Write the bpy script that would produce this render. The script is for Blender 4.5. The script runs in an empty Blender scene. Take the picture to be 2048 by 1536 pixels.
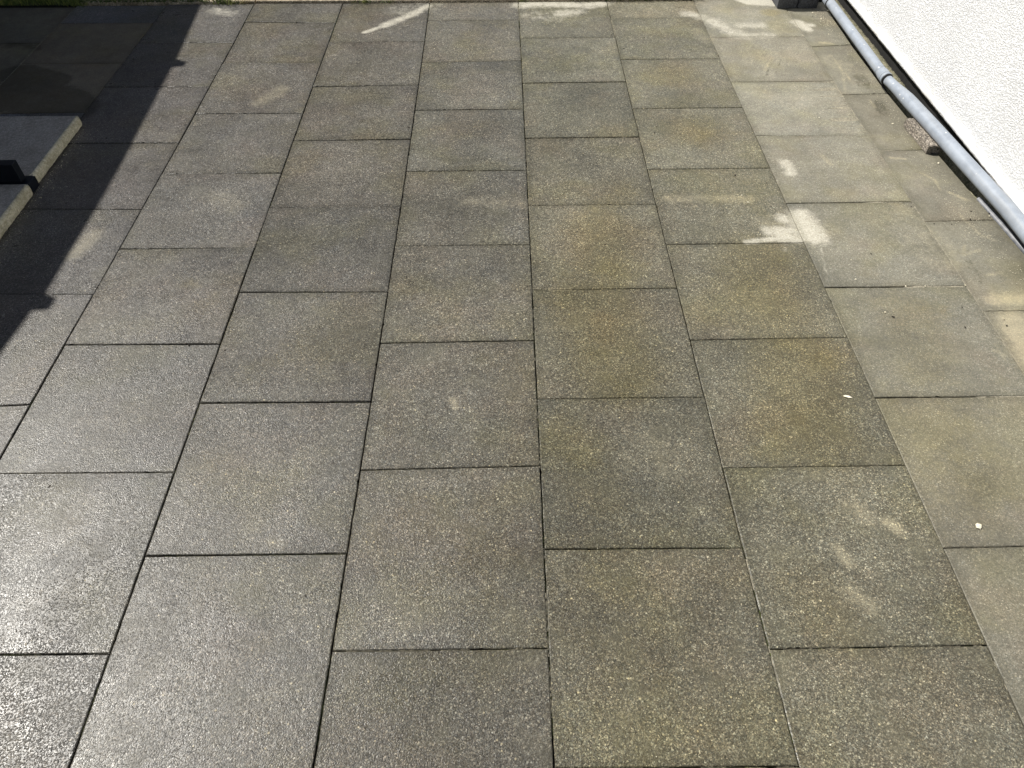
import bpy, bmesh, math, random
import numpy as np
from mathutils import Vector, Matrix
random.seed(7); RNG = np.random.default_rng(7)
scene = bpy.context.scene
COL = scene.collection

# ---------------------------------------------------------------- camera
cd = bpy.data.cameras.new('camera'); cam = bpy.data.objects.new('camera', cd); COL.objects.link(cam)
cd.sensor_width = 36.0; cd.lens = 25.770; cd.clip_start = 0.05; cd.clip_end = 500
_rt = Vector((0.9999, -0.0127, -0.0014)); _up = Vector((0.0104, 0.7429, 0.6693)); _fw = Vector((0.0075, 0.6693, -0.7430))
m = Matrix((_rt, _up, -_fw)).transposed().to_4x4(); m.translation = Vector((1.9077, -0.4206, 1.6490))
cam.matrix_world = m
scene.camera = cam

# ---------------------------------------------------------------- light
EL = math.radians(50); AZ = math.atan2(-0.88, 0.47)
to_sun = Vector((math.sin(AZ) * math.cos(EL), math.cos(AZ) * math.cos(EL), math.sin(EL)))
sd = bpy.data.lights.new('sun', 'SUN'); sd.energy = 5.0; sd.angle = math.radians(0.5); sd.color = (1.0, 0.96, 0.89)
sun = bpy.data.objects.new('sun', sd); COL.objects.link(sun)
sun.rotation_euler = to_sun.to_track_quat('Z', 'Y').to_euler(); sun.location = to_sun * 20
w = bpy.data.worlds.new('World'); scene.world = w; w.use_nodes = True
wn = w.node_tree.nodes; bg = wn['Background']; sky = wn.new('ShaderNodeTexSky'); sky.sky_type = 'NISHITA'
sky.sun_disc = False; sky.sun_elevation = EL; sky.sun_rotation = AZ % (2 * math.pi)
w.node_tree.links.new(sky.outputs[0], bg.inputs[0]); bg.inputs[1].default_value = 0.05
scene.view_settings.view_transform = 'Standard'; scene.view_settings.look = 'None'
scene.view_settings.exposure = 0.46; scene.view_settings.gamma = 1.0

# ---------------------------------------------------------------- measured layout of the patio, in metres
LINES = {-1: [(-0.5051, -0.6), (-0.5051, 0.0), (-0.5051, 0.5), (-0.5051, 1.0), (-0.5051, 1.5), (-0.5051, 2.0), (-0.5051, 2.5), (-0.5051, 3.0), (-0.5051, 3.5), (-0.5051, 4.0)], 0: [(0.0015, -0.6), (0.0015, 0.0), (0.0015, 0.5), (0.0015, 1.0), (0.0015, 1.5), (0.0015, 2.0), (0.0015, 2.5), (0.0015, 3.0), (0.0015, 3.5), (0.0015, 4.0)], 1: [(0.4954, -0.6), (0.4954, 0.0), (0.4954, 0.5), (0.498, 1.0), (0.5035, 1.5), (0.5066, 2.0), (0.5073, 2.5), (0.5056, 3.0), (0.5015, 3.5), (0.4953, 4.0)], 2: [(0.9985, -0.6), (0.9985, 0.0), (0.9978, 0.5), (0.9972, 1.0), (0.9968, 1.5), (0.9966, 2.0), (0.9966, 2.5), (0.9968, 3.0), (0.9972, 3.5), (0.9978, 4.0)], 3: [(1.501, -0.6), (1.501, 0.0), (1.5036, 0.5), (1.5053, 1.0), (1.5059, 1.5), (1.5054, 2.0), (1.5039, 2.5), (1.5013, 3.0), (1.4977, 3.5), (1.4932, 4.0)], 4: [(1.9972, -0.6), (1.9972, 0.0), (1.9979, 0.5), (1.9984, 1.0), (1.9988, 1.5), (1.999, 2.0), (1.9989, 2.5), (1.9987, 3.0), (1.9983, 3.5), (1.9977, 4.0)], 5: [(2.5023, -0.6), (2.5023, 0.0), (2.4993, 0.5), (2.4973, 1.0), (2.4961, 1.5), (2.4959, 2.0), (2.4965, 2.5), (2.4981, 3.0), (2.5005, 3.5), (2.5037, 4.0)], 6: [(3.0028, -0.6), (3.0028, 0.0), (3.0031, 0.5), (3.0034, 1.0), (3.0035, 1.5), (3.0033, 2.0), (3.0029, 2.5), (3.0024, 3.0), (3.0015, 3.5), (3.0005, 4.0)], 7: [(3.4917, -0.6), (3.4917, 0.0), (3.4917, 0.5), (3.4917, 1.0), (3.4929, 1.5), (3.4949, 2.0), (3.4969, 2.5), (3.4989, 3.0), (3.5009, 3.5), (3.5009, 4.0)], 8: [(3.8, -1), (3.79, 1.686), (3.764, 1.875), (3.745, 2.024), (3.735, 2.329), (3.725, 2.63), (3.71, 2.929), (3.71, 3.346), (3.725, 3.788), (3.73, 4.1)], -2: [(-1.01, -1), (-1.01, 4.2)]}
COLS = [('Y', -2, -1, [(2.49, 2.49), (2.99, 2.99), (3.49, 3.49), (3.968, 3.966)]), ('Z', -1, 0, [(2.2508, 2.2528), (2.7508, 2.7528), (3.2538, 3.2559), (3.7452, 3.7405), (3.985, 3.983)]), ('A', 0, 1, [(-0.5216, -0.4948), (-0.0216, 0.0052), (0.4784, 0.5052), (0.9784, 1.0052), (1.5047, 1.4976), (2.0018, 1.9944), (2.4889, 2.4864), (2.9983, 2.9957), (3.4871, 3.489), (4.0, 3.998)]), ('B', 1, 2, [(-0.246, -0.248), (0.254, 0.252), (0.7554, 0.7538), (1.2529, 1.2493), (1.745, 1.7467), (2.2412, 2.2418), (2.7381, 2.7328), (3.2424, 3.2373), (3.7487, 3.7309), (4.0, 3.998)]), ('C', 2, 3, [(-0.5016, -0.5012), (-0.0016, -0.0012), (0.4984, 0.4988), (1.002, 1.0008), (1.5008, 1.4962), (1.9969, 1.9963), (2.4952, 2.4979), (2.9877, 2.9983), (3.484, 3.4883), (4.0, 3.998)]), ('D', 3, 4, [(-0.2489, -0.2498), (0.2511, 0.2502), (0.7534, 0.7602), (1.2464, 1.2511), (1.7497, 1.747), (2.2471, 2.2434), (2.755, 2.7566), (3.2406, 3.2525), (3.7495, 3.7548), (4.0, 3.998)]), ('E', 4, 5, [(-0.5004, -0.5031), (-0.0004, -0.0031), (0.5047, 0.5014), (1.0047, 1.0047), (1.4969, 1.5003), (1.9956, 1.9985), (2.5007, 2.5037), (3.0107, 3.0158), (3.5171, 3.5153), (4.0, 3.998)]), ('F', 5, 6, [(-0.2577, -0.2549), (0.2423, 0.2451), (0.7473, 0.7481), (1.2463, 1.2507), (1.7427, 1.7474), (2.2472, 2.2492), (2.7512, 2.7553), (3.2583, 3.259), (3.7599, 3.7622), (4.0, 3.998)]), ('G', 6, 7, [(-0.5055, -0.5017), (-0.0055, -0.0017), (0.4945, 0.4983), (0.9945, 0.9943), (1.4955, 1.4963), (1.9976, 2.0004), (2.5045, 2.499), (3.0054, 3.008), (3.5134, 3.5148), (4.062, 4.0600000000000005)]), ('H', 7, 8, [(-0.132, -0.1269), (0.368, 0.3731), (0.868, 0.8731), (1.368, 1.3731), (1.8693, 1.8774), (2.3737, 2.3804), (2.8718, 2.8785), (3.3869, 3.4073), (3.97, 3.9680000000000004)])]
BLOTS = [('dry', [(3.0332, 1.9114), (3.0437, 1.8538), (3.0523, 1.7796)], 0.05, 1.15), ('dry', [(2.7964, 1.7532), (2.8826, 1.7669), (2.9903, 1.7564)], 0.016, 1), ('dry', [(2.8861, 1.8187), (3.0071, 1.817)], 0.03, 0.95), ('dry', [(2.9632, 1.8995), (3.0063, 1.8481)], 0.03, 0.9), ('dry', [(2.9232, 1.7815), (2.9933, 1.7804)], 0.03, 1), ('dry', [(3.0738, 2.2841), (3.0786, 2.2012)], 0.03, 0.85), ('dry', [(3.2201, 2.2858), (3.2662, 2.266)], 0.03, 0.3), ('dry', [(1.2693, 3.6938), (1.3942, 3.8253), (1.486, 3.9492)], 0.034, 0.85), ('dry', [(1.1718, 3.6053), (1.2693, 3.6938)], 0.02, 0.8), ('dry', [(1.3326, 3.8954), (1.486, 3.9492)], 0.09, 0.35), ('dry', [(2.0066, 3.955), (2.1773, 3.9665), (2.4031, 3.9485), (2.4852, 3.9758)], 0.05, 0.95), ('dry', [(2.2265, 3.8323), (2.3113, 3.8516)], 0.06, 0.7), ('dry', [(2.0592, 3.8145), (2.1962, 3.7851)], 0.08, 0.4), ('dry', [(2.9345, 3.8208), (2.995, 3.7722)], 0.045, 0.8), ('dry', [(3.0534, 3.7177), (3.1107, 3.5996), (3.1887, 3.529)], 0.05, 0.75), ('dry', [(3.1918, 3.6628), (3.2999, 3.6611)], 0.045, 0.65), ('dry', [(3.1345, 3.5237), (3.3208, 3.5269)], 0.04, 0.65), ('dry', [(3.2719, 4.0505), (3.3218, 3.9911), (3.4561, 3.9671)], 0.045, 2.2), ('dry', [(3.5106, 3.697), (3.5269, 3.6379), (3.534, 3.6056)], 0.036, 1.1), ('dry', [(3.5269, 3.6574), (3.5701, 3.6567)], 0.03, 0.9), ('dry', [(0.2941, 3.9123), (0.3886, 3.8691)], 0.05, 0.5), ('dry', [(3.061, 1.7464), (3.0248, 1.535)], 0.004, 0.5), ('dry', [(2.9541, 1.7932), (2.9214, 1.7041)], 0.012, 0.4), ('tan', [(2.9423, 1.8553), (3.0461, 1.8226)], 0.1, 0.5), ('tan', [(3.4163, 1.9122), (3.4588, 1.6388)], 0.09, 0.35), ('tan', [(3.5249, 3.2338), (3.6952, 3.0676)], 0.09, 0.35), ('tan', [(3.7837, 3.4036), (3.6708, 3.721)], 0.09, 0.3), ('tan', [(1.7469, 1.0033), (1.7555, 0.974)], 0.014, 0.8), ('tan', [(1.7531, 2.0296), (1.9678, 2.0196)], 0.05, 0.45), ('tan', [(2.5562, 2.0347), (2.8695, 2.0301)], 0.03, 0.6), ('tan', [(0.7792, 2.8366), (0.8524, 2.9576)], 0.05, 0.6), ('tan', [(0.3525, 1.7268), (0.3772, 1.8307)], 0.045, 0.7), ('tan', [(2.889, 0.5693), (2.9067, 0.547)], 0.022, 0.8), ('tan', [(2.7415, 0.4918), (2.7493, 0.457)], 0.022, 0.7), ('tan', [(2.7298, 0.3775), (2.765, 0.3389)], 0.025, 0.55), ('tan', [(2.2936, 0.8109), (2.3581, 0.7755)], 0.1, 0.3), ('tan', [(3.5577, 1.4232), (3.678, 1.4266)], 0.035, 0.9), ('tan', [(3.5786, 1.3244), (3.555, 1.1427)], 0.07, 0.9), ('tan', [(2.8091, 0.6234), (2.8463, 0.5774)], 0.03, 0.5), ('tan', [(2.9368, 3.6024), (2.9799, 3.4768)], 0.05, 0.5), ('tan', [(3.2454, 2.3359), (3.26, 2.2661)], 0.014, 0.6), ('tan', [(0.7451, 2.0856), (0.8603, 2.0158)], 0.07, 0.35), ('tan', [(3.5672, 3.2899), (3.581, 3.017)], 0.006, 0.7), ('tan', [(3.6002, 3.2326), (3.5248, 2.9161)], 0.01, 0.5), ('tan', [(3.5597, 3.4372), (3.6192, 3.4182)], 0.015, 0.7), ('tan', [(3.197, 3.1288), (3.2685, 3.2661)], 0.012, 0.5), ('tan', [(3.5245, 2.32), (3.5829, 2.3074)], 0.01, 0.8), ('tan', [(3.6691, 2.0597), (3.7161, 2.0074)], 0.012, 0.7), ('tan', [(3.645, 1.9089), (3.6659, 1.7828), (3.7076, 1.7519)], 0.012, 0.5), ('tan', [(3.5849, 1.7239), (3.5511, 1.666), (3.6266, 1.6939)], 0.01, 0.5), ('tan', [(3.4425, 1.188), (3.4717, 1.1656)], 0.008, 0.6), ('tan', [(3.4605, 1.2101), (3.4617, 1.144)], 0.006, 0.5), ('tan', [(3.5909, 1.5538), (3.6407, 1.5667)], 0.012, 0.5), ('tan', [(3.4404, 1.9777), (3.5182, 1.6955)], 0.05, 0.35), ('tan', [(3.4626, 1.7858), (3.4829, 1.6104)], 0.05, 0.45), ('tan', [(1.3025, 0.5397), (1.3308, 0.525)], 0.02, 0.5), ('tan', [(1.2194, 0.5698), (1.2802, 0.5257)], 0.05, 0.2), ('tan', [(2.1286, 1.4976), (2.0601, 1.4986)], 0.008, 0.7), ('tan', [(0.8156, 1.5533), (0.8575, 1.5263)], 0.012, 0.4), ('tan', [(3.6085, 2.7459), (3.6097, 2.8169)], 0.01, 0.6), ('tan', [(3.606, 2.2044), (3.6453, 2.1488), (3.6367, 2.0776)], 0.008, 0.6), ('tan', [(2.0993, 0.6486), (2.1113, 0.6329)], 0.1, 0.2), ('olive', [(2.721, 3.0828)], 0.14, 0.8), ('olive', [(2.7485, 2.5573)], 0.14, 0.9), ('olive', [(2.2628, 1.834), (2.2614, 1.628)], 0.14, 0.9), ('olive', [(2.2094, 1.4425), (2.2424, 1.1184)], 0.16, 1), ('olive', [(2.2336, 1.3435)], 0.06, 1.1), ('olive', [(2.8172, 1.6481), (2.7873, 1.3843)], 0.16, 0.9), ('olive', [(2.8235, 1.1529), (2.7807, 0.8938)], 0.16, 1), ('olive', [(3.1628, 0.9449), (3.1049, 0.6987)], 0.17, 0.45), ('olive', [(3.0131, 1.8386)], 0.11, 0), ('olive', [(3.2527, 1.3776), (3.1961, 1.105)], 0.12, 0.6), ('olive', [(2.3867, 2.0961), (2.2747, 1.9617)], 0.08, 0.6), ('olive', [(2.074, 0.8853), (2.1523, 0.6479)], 0.1, 0.6), ('olive', [(2.1934, 0.4307), (2.2135, 0.1333)], 0.2, 0.45), ('olive', [(2.6354, 0.3853), (2.6608, 0.3094)], 0.1, 0.5), ('olive', [(0.8179, 1.5453)], 0.03, 0.8), ('olive', [(3.3955, 3.8271)], 0.05, 1.2), ('olive', [(2.75, 2.0216), (2.8672, 2.0199)], 0.06, 0.4), ('olive', [(3.9238, 2.1812), (3.7993, 1.7506)], 0.05, 0.6), ('dark', [(-0.4609, 2.9284), (-0.3195, 2.9262), (-0.1723, 2.8513), (-0.0979, 2.7796)], 0.14, 1), ('dark', [(-0.4804, 3.1329), (-0.2889, 3.0514)], 0.1, 1), ('dark', [(3.6363, 2.7926), (3.6266, 2.6993)], 0.05, 0.38), ('dark', [(3.6378, 3.0421), (3.6362, 2.9647)], 0.06, 0.38), ('dark', [(3.555, 1.7844), (3.553, 1.5274)], 0.06, 0.3), ('dark', [(-0.6561, 3.4743), (-0.4873, 3.4417)], 0.06, 0.4), ('dark', [(3.8651, 2.9359), (3.888, 2.8126)], 0.02, 0.4), ('dark', [(3.2685, 3.2661), (3.1913, 3.0754)], 0.012, 0.36), ('dark', [(3.307, 3.2485), (3.2327, 3.0748)], 0.01, 0.36), ('brown', [(2.2253, 1.3436), (2.2267, 1.273)], 0.05, 0.8), ('brown', [(3.374, 1.3883), (3.3587, 1.3712)], 0.012, 0.8), ('brown', [(1.7573, 3.6859), (1.8413, 3.3172)], 0.15, 0.35), ('brown', [(1.802, 2.6151), (1.6725, 2.531)], 0.15, 0.4), ('brown', [(1.2877, 1.2184), (1.2015, 1.1757)], 0.15, 0.4), ('brown', [(1.1451, 0.8267), (1.2643, 0.7238)], 0.15, 0.4), ('brown', [(0.4828, 1.1858), (0.4564, 1.1017)], 0.1, 0.5), ('brown', [(0.8602, 0.9769), (0.7337, 0.9222)], 0.12, 0.4), ('brown', [(0.7203, 0.6674), (0.8541, 0.5895)], 0.12, 0.5), ('brown', [(1.6488, 0.6548), (1.711, 0.5057)], 0.12, 0.3), ('brown', [(3.0804, 0.4873), (2.8141, 0.6389)], 0.1, 0.3), ('brown', [(1.3741, 0.0927), (1.4266, 0.0424)], 0.08, 0.4), ('brown', [(2.1043, 0.3924)], 0.1, 0.3)]
DARK = [(3.2246, 1.6765, 0.0045, 1.3), (2.841, 1.3542, 0.0035, 1.2), (3.3996, 1.2913, 0.005, 1.8), (3.5426, 1.3249, 0.004, 1), (3.5375, 1.2964, 0.005, 1.6), (3.6967, 1.9309, 0.005, 1.2), (3.7598, 1.9169, 0.005, 1.3), (3.6706, 1.8795, 0.006, 1.2), (3.5875, 1.849, 0.005, 1), (3.523, 1.8531, 0.004, 1), (3.4307, 1.3875, 0.004, 1), (3.1839, 1.3444, 0.006, 2.2), (3.4793, 1.9671, 0.004, 1.5), (1.0194, 1.2199, 0.004, 1.8), (0.8877, 1.2509, 0.008, 1), (0.8992, 1.2439, 0.005, 1.6), (2.5282, 3.382, 0.005, 1.3), (2.583, 2.5858, 0.004, 1), (2.5668, 2.5344, 0.005, 1.2), (1.3451, 2.4042, 0.004, 1), (1.0709, 3.0303, 0.004, 1.2), (1.0977, 2.2086, 0.005, 1.3), (1.4887, 2.5937, 0.009, 1.5), (3.1095, 3.3846, 0.004, 1), (3.7147, 3.328, 0.003, 1), (3.3677, 3.7933, 0.003, 1), (1.9484, 3.8163, 0.003, 1), (2.846, 2.1936, 0.006, 1.4), (2.9607, 2.1373, 0.004, 1.4), (3.616, 3.7689, 0.006, 1), (2.2729, 1.7459, 0.004, 1.2), (1.4195, 0.3861, 0.004, 1), (0.6762, 0.7108, 0.005, 2), (0.6168, 0.7246, 0.004, 2)]
PALE = [(3.1227, 1.5362, 0.0045, 1.2), (3.1653, 1.3666, 0.0045, 1.2), (3.2604, 2.2471, 0.003, 1), (3.3242, 2.654, 0.004, 1.2), (3.6297, 3.8164, 0.006, 1.3), (3.6529, 3.7346, 0.006, 1.4), (2.8408, 2.0511, 0.004, 1), (2.8555, 2.0032, 0.004, 1.3), (3.7087, 2.2708, 0.006, 1.2), (3.7511, 1.8976, 0.005, 1), (3.2822, 1.4968, 0.004, 1), (3.3491, 1.4958, 0.004, 1), (3.4886, 1.4991, 0.004, 1), (3.0578, 2.0002, 0.003, 1), (3.1417, 1.6434, 0.003, 1), (3.6336, 3.5344, 0.005, 1.5), (2.578, 0.0371, 0.003, 1), (3.6348, 2.596, 0.006, 1.3), (3.7212, 3.8425, 0.008, 1)]

# ---------------------------------------------------------------- helpers
def tag(o, label=None, cat=None, group=None, kind=None):
    if label: o['label'] = label; o['kind'] = 'thing'
    if cat: o['category'] = cat
    if group: o['group'] = group
    if kind: o['kind'] = kind
    return o

def empty(name, loc=(0, 0, 0)):
    o = bpy.data.objects.new(name, None); o.location = loc; COL.objects.link(o); o.empty_display_size = .1
    return o

def mesh_obj(name, verts, faces, mat, parent=None, smooth=False, loc=None):
    me = bpy.data.meshes.new(name)
    me.from_pydata([tuple(v) for v in verts], [], [tuple(f) for f in faces]); me.update()
    if smooth: me.polygons.foreach_set('use_smooth', [True] * len(me.polygons))
    me.materials.append(mat)
    o = bpy.data.objects.new(name, me); COL.objects.link(o)
    if loc is not None: o.location = loc
    if parent: o.parent = parent
    return o

def bm_obj(name, bm, mat, parent=None, smooth=False, loc=None):
    bmesh.ops.recalc_face_normals(bm, faces=bm.faces)
    me = bpy.data.meshes.new(name); bm.to_mesh(me); bm.free()
    if smooth: me.polygons.foreach_set('use_smooth', [True] * len(me.polygons))
    me.materials.append(mat)
    o = bpy.data.objects.new(name, me); COL.objects.link(o)
    if loc is not None: o.location = loc
    if parent: o.parent = parent
    return o

def box_bm(x0, x1, y0, y1, z0, z1, bev=0.0, seg=2):
    bm = bmesh.new(); r = bmesh.ops.create_cube(bm, size=1.0)
    for v in bm.verts:
        v.co = Vector(((x0 + x1) / 2 + v.co.x * (x1 - x0), (y0 + y1) / 2 + v.co.y * (y1 - y0), (z0 + z1) / 2 + v.co.z * (z1 - z0)))
    if bev > 0: bmesh.ops.bevel(bm, geom=list(bm.edges), offset=bev, segments=seg, profile=.5, affect='EDGES')
    return bm

def sm(x, a, b):
    t = np.clip((x - a) / (b - a), 0, 1); return t * t * (3 - 2 * t)

class N:
    """tiny node-graph helper"""
    def __init__(s, name):
        s.m = bpy.data.materials.new(name); s.m.use_nodes = True; s.t = s.m.node_tree; s.b = s.t.nodes['Principled BSDF']
    def put(s, sock, v):
        if hasattr(v, 'is_output') or isinstance(v, bpy.types.NodeSocket): s.t.links.new(v, sock)
        else: sock.default_value = v
    def node(s, typ, ins=(), **kw):
        n = s.t.nodes.new(typ)
        for k, v in kw.items(): setattr(n, k, v)
        for k, v in dict(ins).items(): s.put(n.inputs[k], v)
        return n
    def math(s, op, a, b=0.0, c=0.0, clamp=False):
        n = s.node('ShaderNodeMath', {0: a, 1: b, 2: c}, operation=op, use_clamp=clamp); return n.outputs[0]
    def noise(s, vec, scale, detail=3, rough=.55, out=0):
        n = s.node('ShaderNodeTexNoise', {'Vector': vec, 'Scale': scale, 'Detail': detail, 'Roughness': rough}); return n.outputs[out]
    def vor(s, vec, scale, feature='F1', rnd=1.0):
        n = s.node('ShaderNodeTexVoronoi', {'Vector': vec, 'Scale': scale, 'Randomness': rnd}, feature=feature); return n
    def ramp(s, fac, pts, interp='LINEAR'):
        n = s.node('ShaderNodeValToRGB', {0: fac}); n.color_ramp.interpolation = interp; e = n.color_ramp.elements
        while len(e) < len(pts): e.new(.5)
        for i, (p, c) in enumerate(pts):
            e[i].position = p; e[i].color = (c, c, c, 1) if isinstance(c, (int, float)) else (*c, 1)
        return n.outputs[0]
    def mix(s, fac, a, b, mode='MIX'):
        n = s.node('ShaderNodeMix', data_type='RGBA', blend_type=mode)
        for i, v in ((0, fac), (6, a), (7, b)):
            if isinstance(v, tuple) and len(v) == 3: v = (*v, 1)
            s.put(n.inputs[i], v)
        return n.outputs[2]
    def range(s, v, a, b, c=0.0, d=1.0):
        n = s.node('ShaderNodeMapRange', {0: v, 1: a, 2: b, 3: c, 4: d}); n.interpolation_type = 'SMOOTHSTEP'; return n.outputs[0]
    def bump(s, h, dist, strength=1.0, normal=None):
        i = {'Strength': strength, 'Distance': dist, 'Height': h}
        if normal is not None: i['Normal'] = normal
        return s.node('ShaderNodeBump', i).outputs[0]
    def pos(s): return s.node('ShaderNodeNewGeometry').outputs['Position']
    def out(s, color=None, rough=None, normal=None, spec=None, metal=None):
        for k, v in (('Base Color', color), ('Roughness', rough), ('Normal', normal), ('Specular IOR Level', spec), ('Metallic', metal)):
            if v is not None:
                if isinstance(v, tuple) and len(v) == 3: v = (*v, 1)
                s.put(s.b.inputs[k], v)
        return s.m

# ---------------------------------------------------------------- materials
def slab_material():
    g = N('paving_concrete')
    P = g.pos()
    oi = g.node('ShaderNodeObjectInfo')
    rnd = oi.outputs['Random']; tint = oi.outputs['Color']; smooth = oi.outputs['Alpha']
    off = g.node('ShaderNodeCombineXYZ', {0: g.math('MULTIPLY', rnd, 37.0), 1: g.math('MULTIPLY', rnd, 91.0), 2: 0.0}).outputs[0]
    V = g.node('ShaderNodeVectorMath', {0: P, 1: off}, operation='ADD').outputs[0]
    rough_amt = g.math('SUBTRACT', 1.0, smooth)
    a1 = g.node('ShaderNodeAttribute', attribute_name='stain'); s1 = g.node('ShaderNodeSeparateColor', {0: a1.outputs['Color']})
    a2 = g.node('ShaderNodeAttribute', attribute_name='stain_two'); s2 = g.node('ShaderNodeSeparateColor', {0: a2.outputs['Color']})
    # exposed aggregate: stones a few millimetres across in a dark matrix
    v1 = g.vor(V, 370.0); c1 = g.node('ShaderNodeSeparateColor', {0: v1.outputs['Color']})
    v2 = g.vor(V, 560.0); c2 = g.node('ShaderNodeSeparateColor', {0: v2.outputs['Color']})
    v3 = g.vor(V, 105.0); c3 = g.node('ShaderNodeSeparateColor', {0: v3.outputs['Color']})
    val = g.ramp(c1.outputs[0], [(0, .030), (.35, .050), (.62, .090), (.86, .155), (.965, .27), (1, .46)])
    val2 = g.ramp(c2.outputs[0], [(0, .026), (.5, .078), (.9, .155), (1, .26)])
    v = g.mix(.42, val, val2)
    hue = g.ramp(c1.outputs[1], [(0, (.93, .97, 1.03)), (.4, (1, .99, .97)), (.7, (1.05, 1.0, .93)), (1, (1.06, .98, .95))])
    agg = g.mix(1.0, v, hue, 'MULTIPLY')
    # a few bigger pale or black stones
    big = g.math('MULTIPLY', g.math('GREATER_THAN', c3.outputs[0], .972), g.math('LESS_THAN', v3.outputs['Distance'], .0023 * 105))
    bigc = g.ramp(c3.outputs[1], [(0, (.02, .02, .02)), (.35, (.03, .028, .025)), (.36, (.36, .33, .27)), (1, (.5, .46, .38))], 'CONSTANT')
    agg = g.mix(g.math('MULTIPLY', big, g.range(rough_amt, 0, 1, .45, .9)), agg, bigc)
    n_f = g.noise(V, 140.0, 4, .7)
    mean = g.mix(g.range(n_f, .3, .7), (.082, .081, .075), (.108, .106, .096))
    col = g.mix(g.range(rough_amt, 0, 1, .22, 1.0), mean, agg)
    # cement film worn unevenly over the stones
    worn = g.range(g.noise(V, 9.0, 5, .65), .48, .68)
    film = g.mix(g.range(n_f, .3, .7), (.074, .073, .066), (.104, .102, .090))
    col = g.mix(g.math('MULTIPLY', worn, .5), col, film)
    # grains gather in clusters, so the speckle has several sizes at once
    k1 = g.vor(V, 190.0); k1c = g.node('ShaderNodeSeparateColor', {0: k1.outputs['Color']})
    k2 = g.noise(V, 210.0, 2, .8)
    gr = g.math('MULTIPLY', g.ramp(k1c.outputs[0], [(0, .74), (.5, .95), (.85, 1.15), (.96, 1.45), (1, 1.9)]), g.ramp(k2, [(.3, .72), (.5, 1.0), (.7, 1.32)]))
    gr = g.math('ADD', 1.0, g.math('MULTIPLY', g.math('SUBTRACT', gr, 1.0), g.range(smooth, 0, 1, .66, .10)))
    col = g.mix(1.0, col, gr, 'MULTIPLY')
    # soft mottling
    m1 = g.noise(V, 2.6, 4, .6); m2 = g.noise(V, 13.0, 5, .65); m3 = g.noise(V, 45.0, 4, .65)
    col = g.mix(1.0, col, g.ramp(m1, [(.28, .72), (.5, 1.0), (.72, 1.24)]), 'MULTIPLY')
    col = g.mix(1.0, col, g.ramp(m2, [(.28, .86), (.5, 1.0), (.74, 1.14)]), 'MULTIPLY')
    col = g.mix(1.0, col, g.ramp(m3, [(.25, .90), (.5, 1.0), (.75, 1.10)]), 'MULTIPLY')
    hb = g.noise(V, 3.4, 3, .6, out=1); hbs = g.node('ShaderNodeSeparateColor', {0: hb})
    col = g.mix(g.range(hbs.outputs[0], .46, .68, 0, .28), col, g.mix(1.0, col, (1.13, .97, .90), 'MULTIPLY'))
    col = g.mix(g.range(hbs.outputs[1], .46, .68, 0, .55), col, g.mix(1.0, col, (1.04, 1.02, .80), 'MULTIPLY'))
    col = g.mix(g.range(hbs.outputs[2], .50, .70, 0, .3), col, g.mix(1.0, col, (.93, .98, 1.10), 'MULTIPLY'))
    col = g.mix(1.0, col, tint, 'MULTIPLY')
    # stains with a place of their own
    e1 = g.math('MULTIPLY_ADD', g.math('SUBTRACT', m3, .5), .55, g.math('MULTIPLY', g.math('SUBTRACT', m2, .5), .5))
    e2 = g.math('ADD', e1, g.math('MULTIPLY', g.math('SUBTRACT', n_f, .5), .5))
    def mask(sock, lo, hi, e=e2):
        return g.range(g.math('ADD', sock, g.math('MULTIPLY', e, g.range(sock, 0, .25))), lo, hi)
    col = g.mix(g.math('MULTIPLY', mask(s1.outputs[2], .0, 1.0), .75), col, g.mix(1.0, col, (.98, .91, .68), 'MULTIPLY'))
    col = g.mix(g.math('MULTIPLY', mask(s2.outputs[1], .0, 1.0), .5), col, g.mix(1.0, col, (1.02, .90, .75), 'MULTIPLY'))
    col = g.mix(g.math('MULTIPLY', mask(s2.outputs[0], .3, .42), .8), col, g.mix(1.0, col, (.42, .42, .38), 'MULTIPLY'))
    tanc = g.mix(1.0, g.mix(.45, col, (.14, .14, .14)), (2.05, 1.90, 1.50), 'MULTIPLY')
    col = g.mix(g.math('MULTIPLY', mask(s1.outputs[1], .1, 1.0), .8), col, tanc)
    dryc = g.mix(g.range(n_f, .3, .7), (.36, .335, .27), (.56, .53, .44))
    dryc = g.mix(.25, dryc, g.mix(1.0, agg, (3.0, 3.0, 2.7), 'MULTIPLY'))
    low = g.math('SUBTRACT', g.noise(P, 24.0, 5, .65), .5)
    dry = g.range(g.math('ADD', s1.outputs[0], g.math('MULTIPLY', g.math('ADD', g.math('MULTIPLY', low, 1.5), g.math('MULTIPLY', g.math('SUBTRACT', n_f, .5), .6)), g.range(s1.outputs[0], 0, .35))), .08, 1.12)
    col = g.mix(g.math('MULTIPLY', dry, .95), col, dryc)
    # damp darker rim along the joints
    rim = g.math('MULTIPLY', g.range(g.math('ADD', s2.outputs[2], g.math('MULTIPLY', e1, 1.1)), .2, 1.1), .42)
    col = g.mix(rim, col, g.mix(1.0, col, (.62, .62, .58), 'MULTIPLY'))
    # relief
    h = g.math('SUBTRACT', 1.0, g.math('MULTIPLY', v1.outputs['Distance'], 1.4))
    h = g.math('MULTIPLY', h, c1.outputs[2]); h = g.math('ADD', h, g.math('MULTIPLY', n_f, .7))
    h = g.math('ADD', h, g.math('MULTIPLY', m3, .5))
    nrm = g.bump(h, .0016, g.range(rough_amt, 0, 1, .12, .42))
    nrm = g.bump(g.math('ADD', m2, g.math('MULTIPLY', m3, .3)), .004, .35, nrm)
    ro = g.ramp(g.noise(V, 22.0, 4, .7), [(.3, .24), (.7, .38)])
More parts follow.
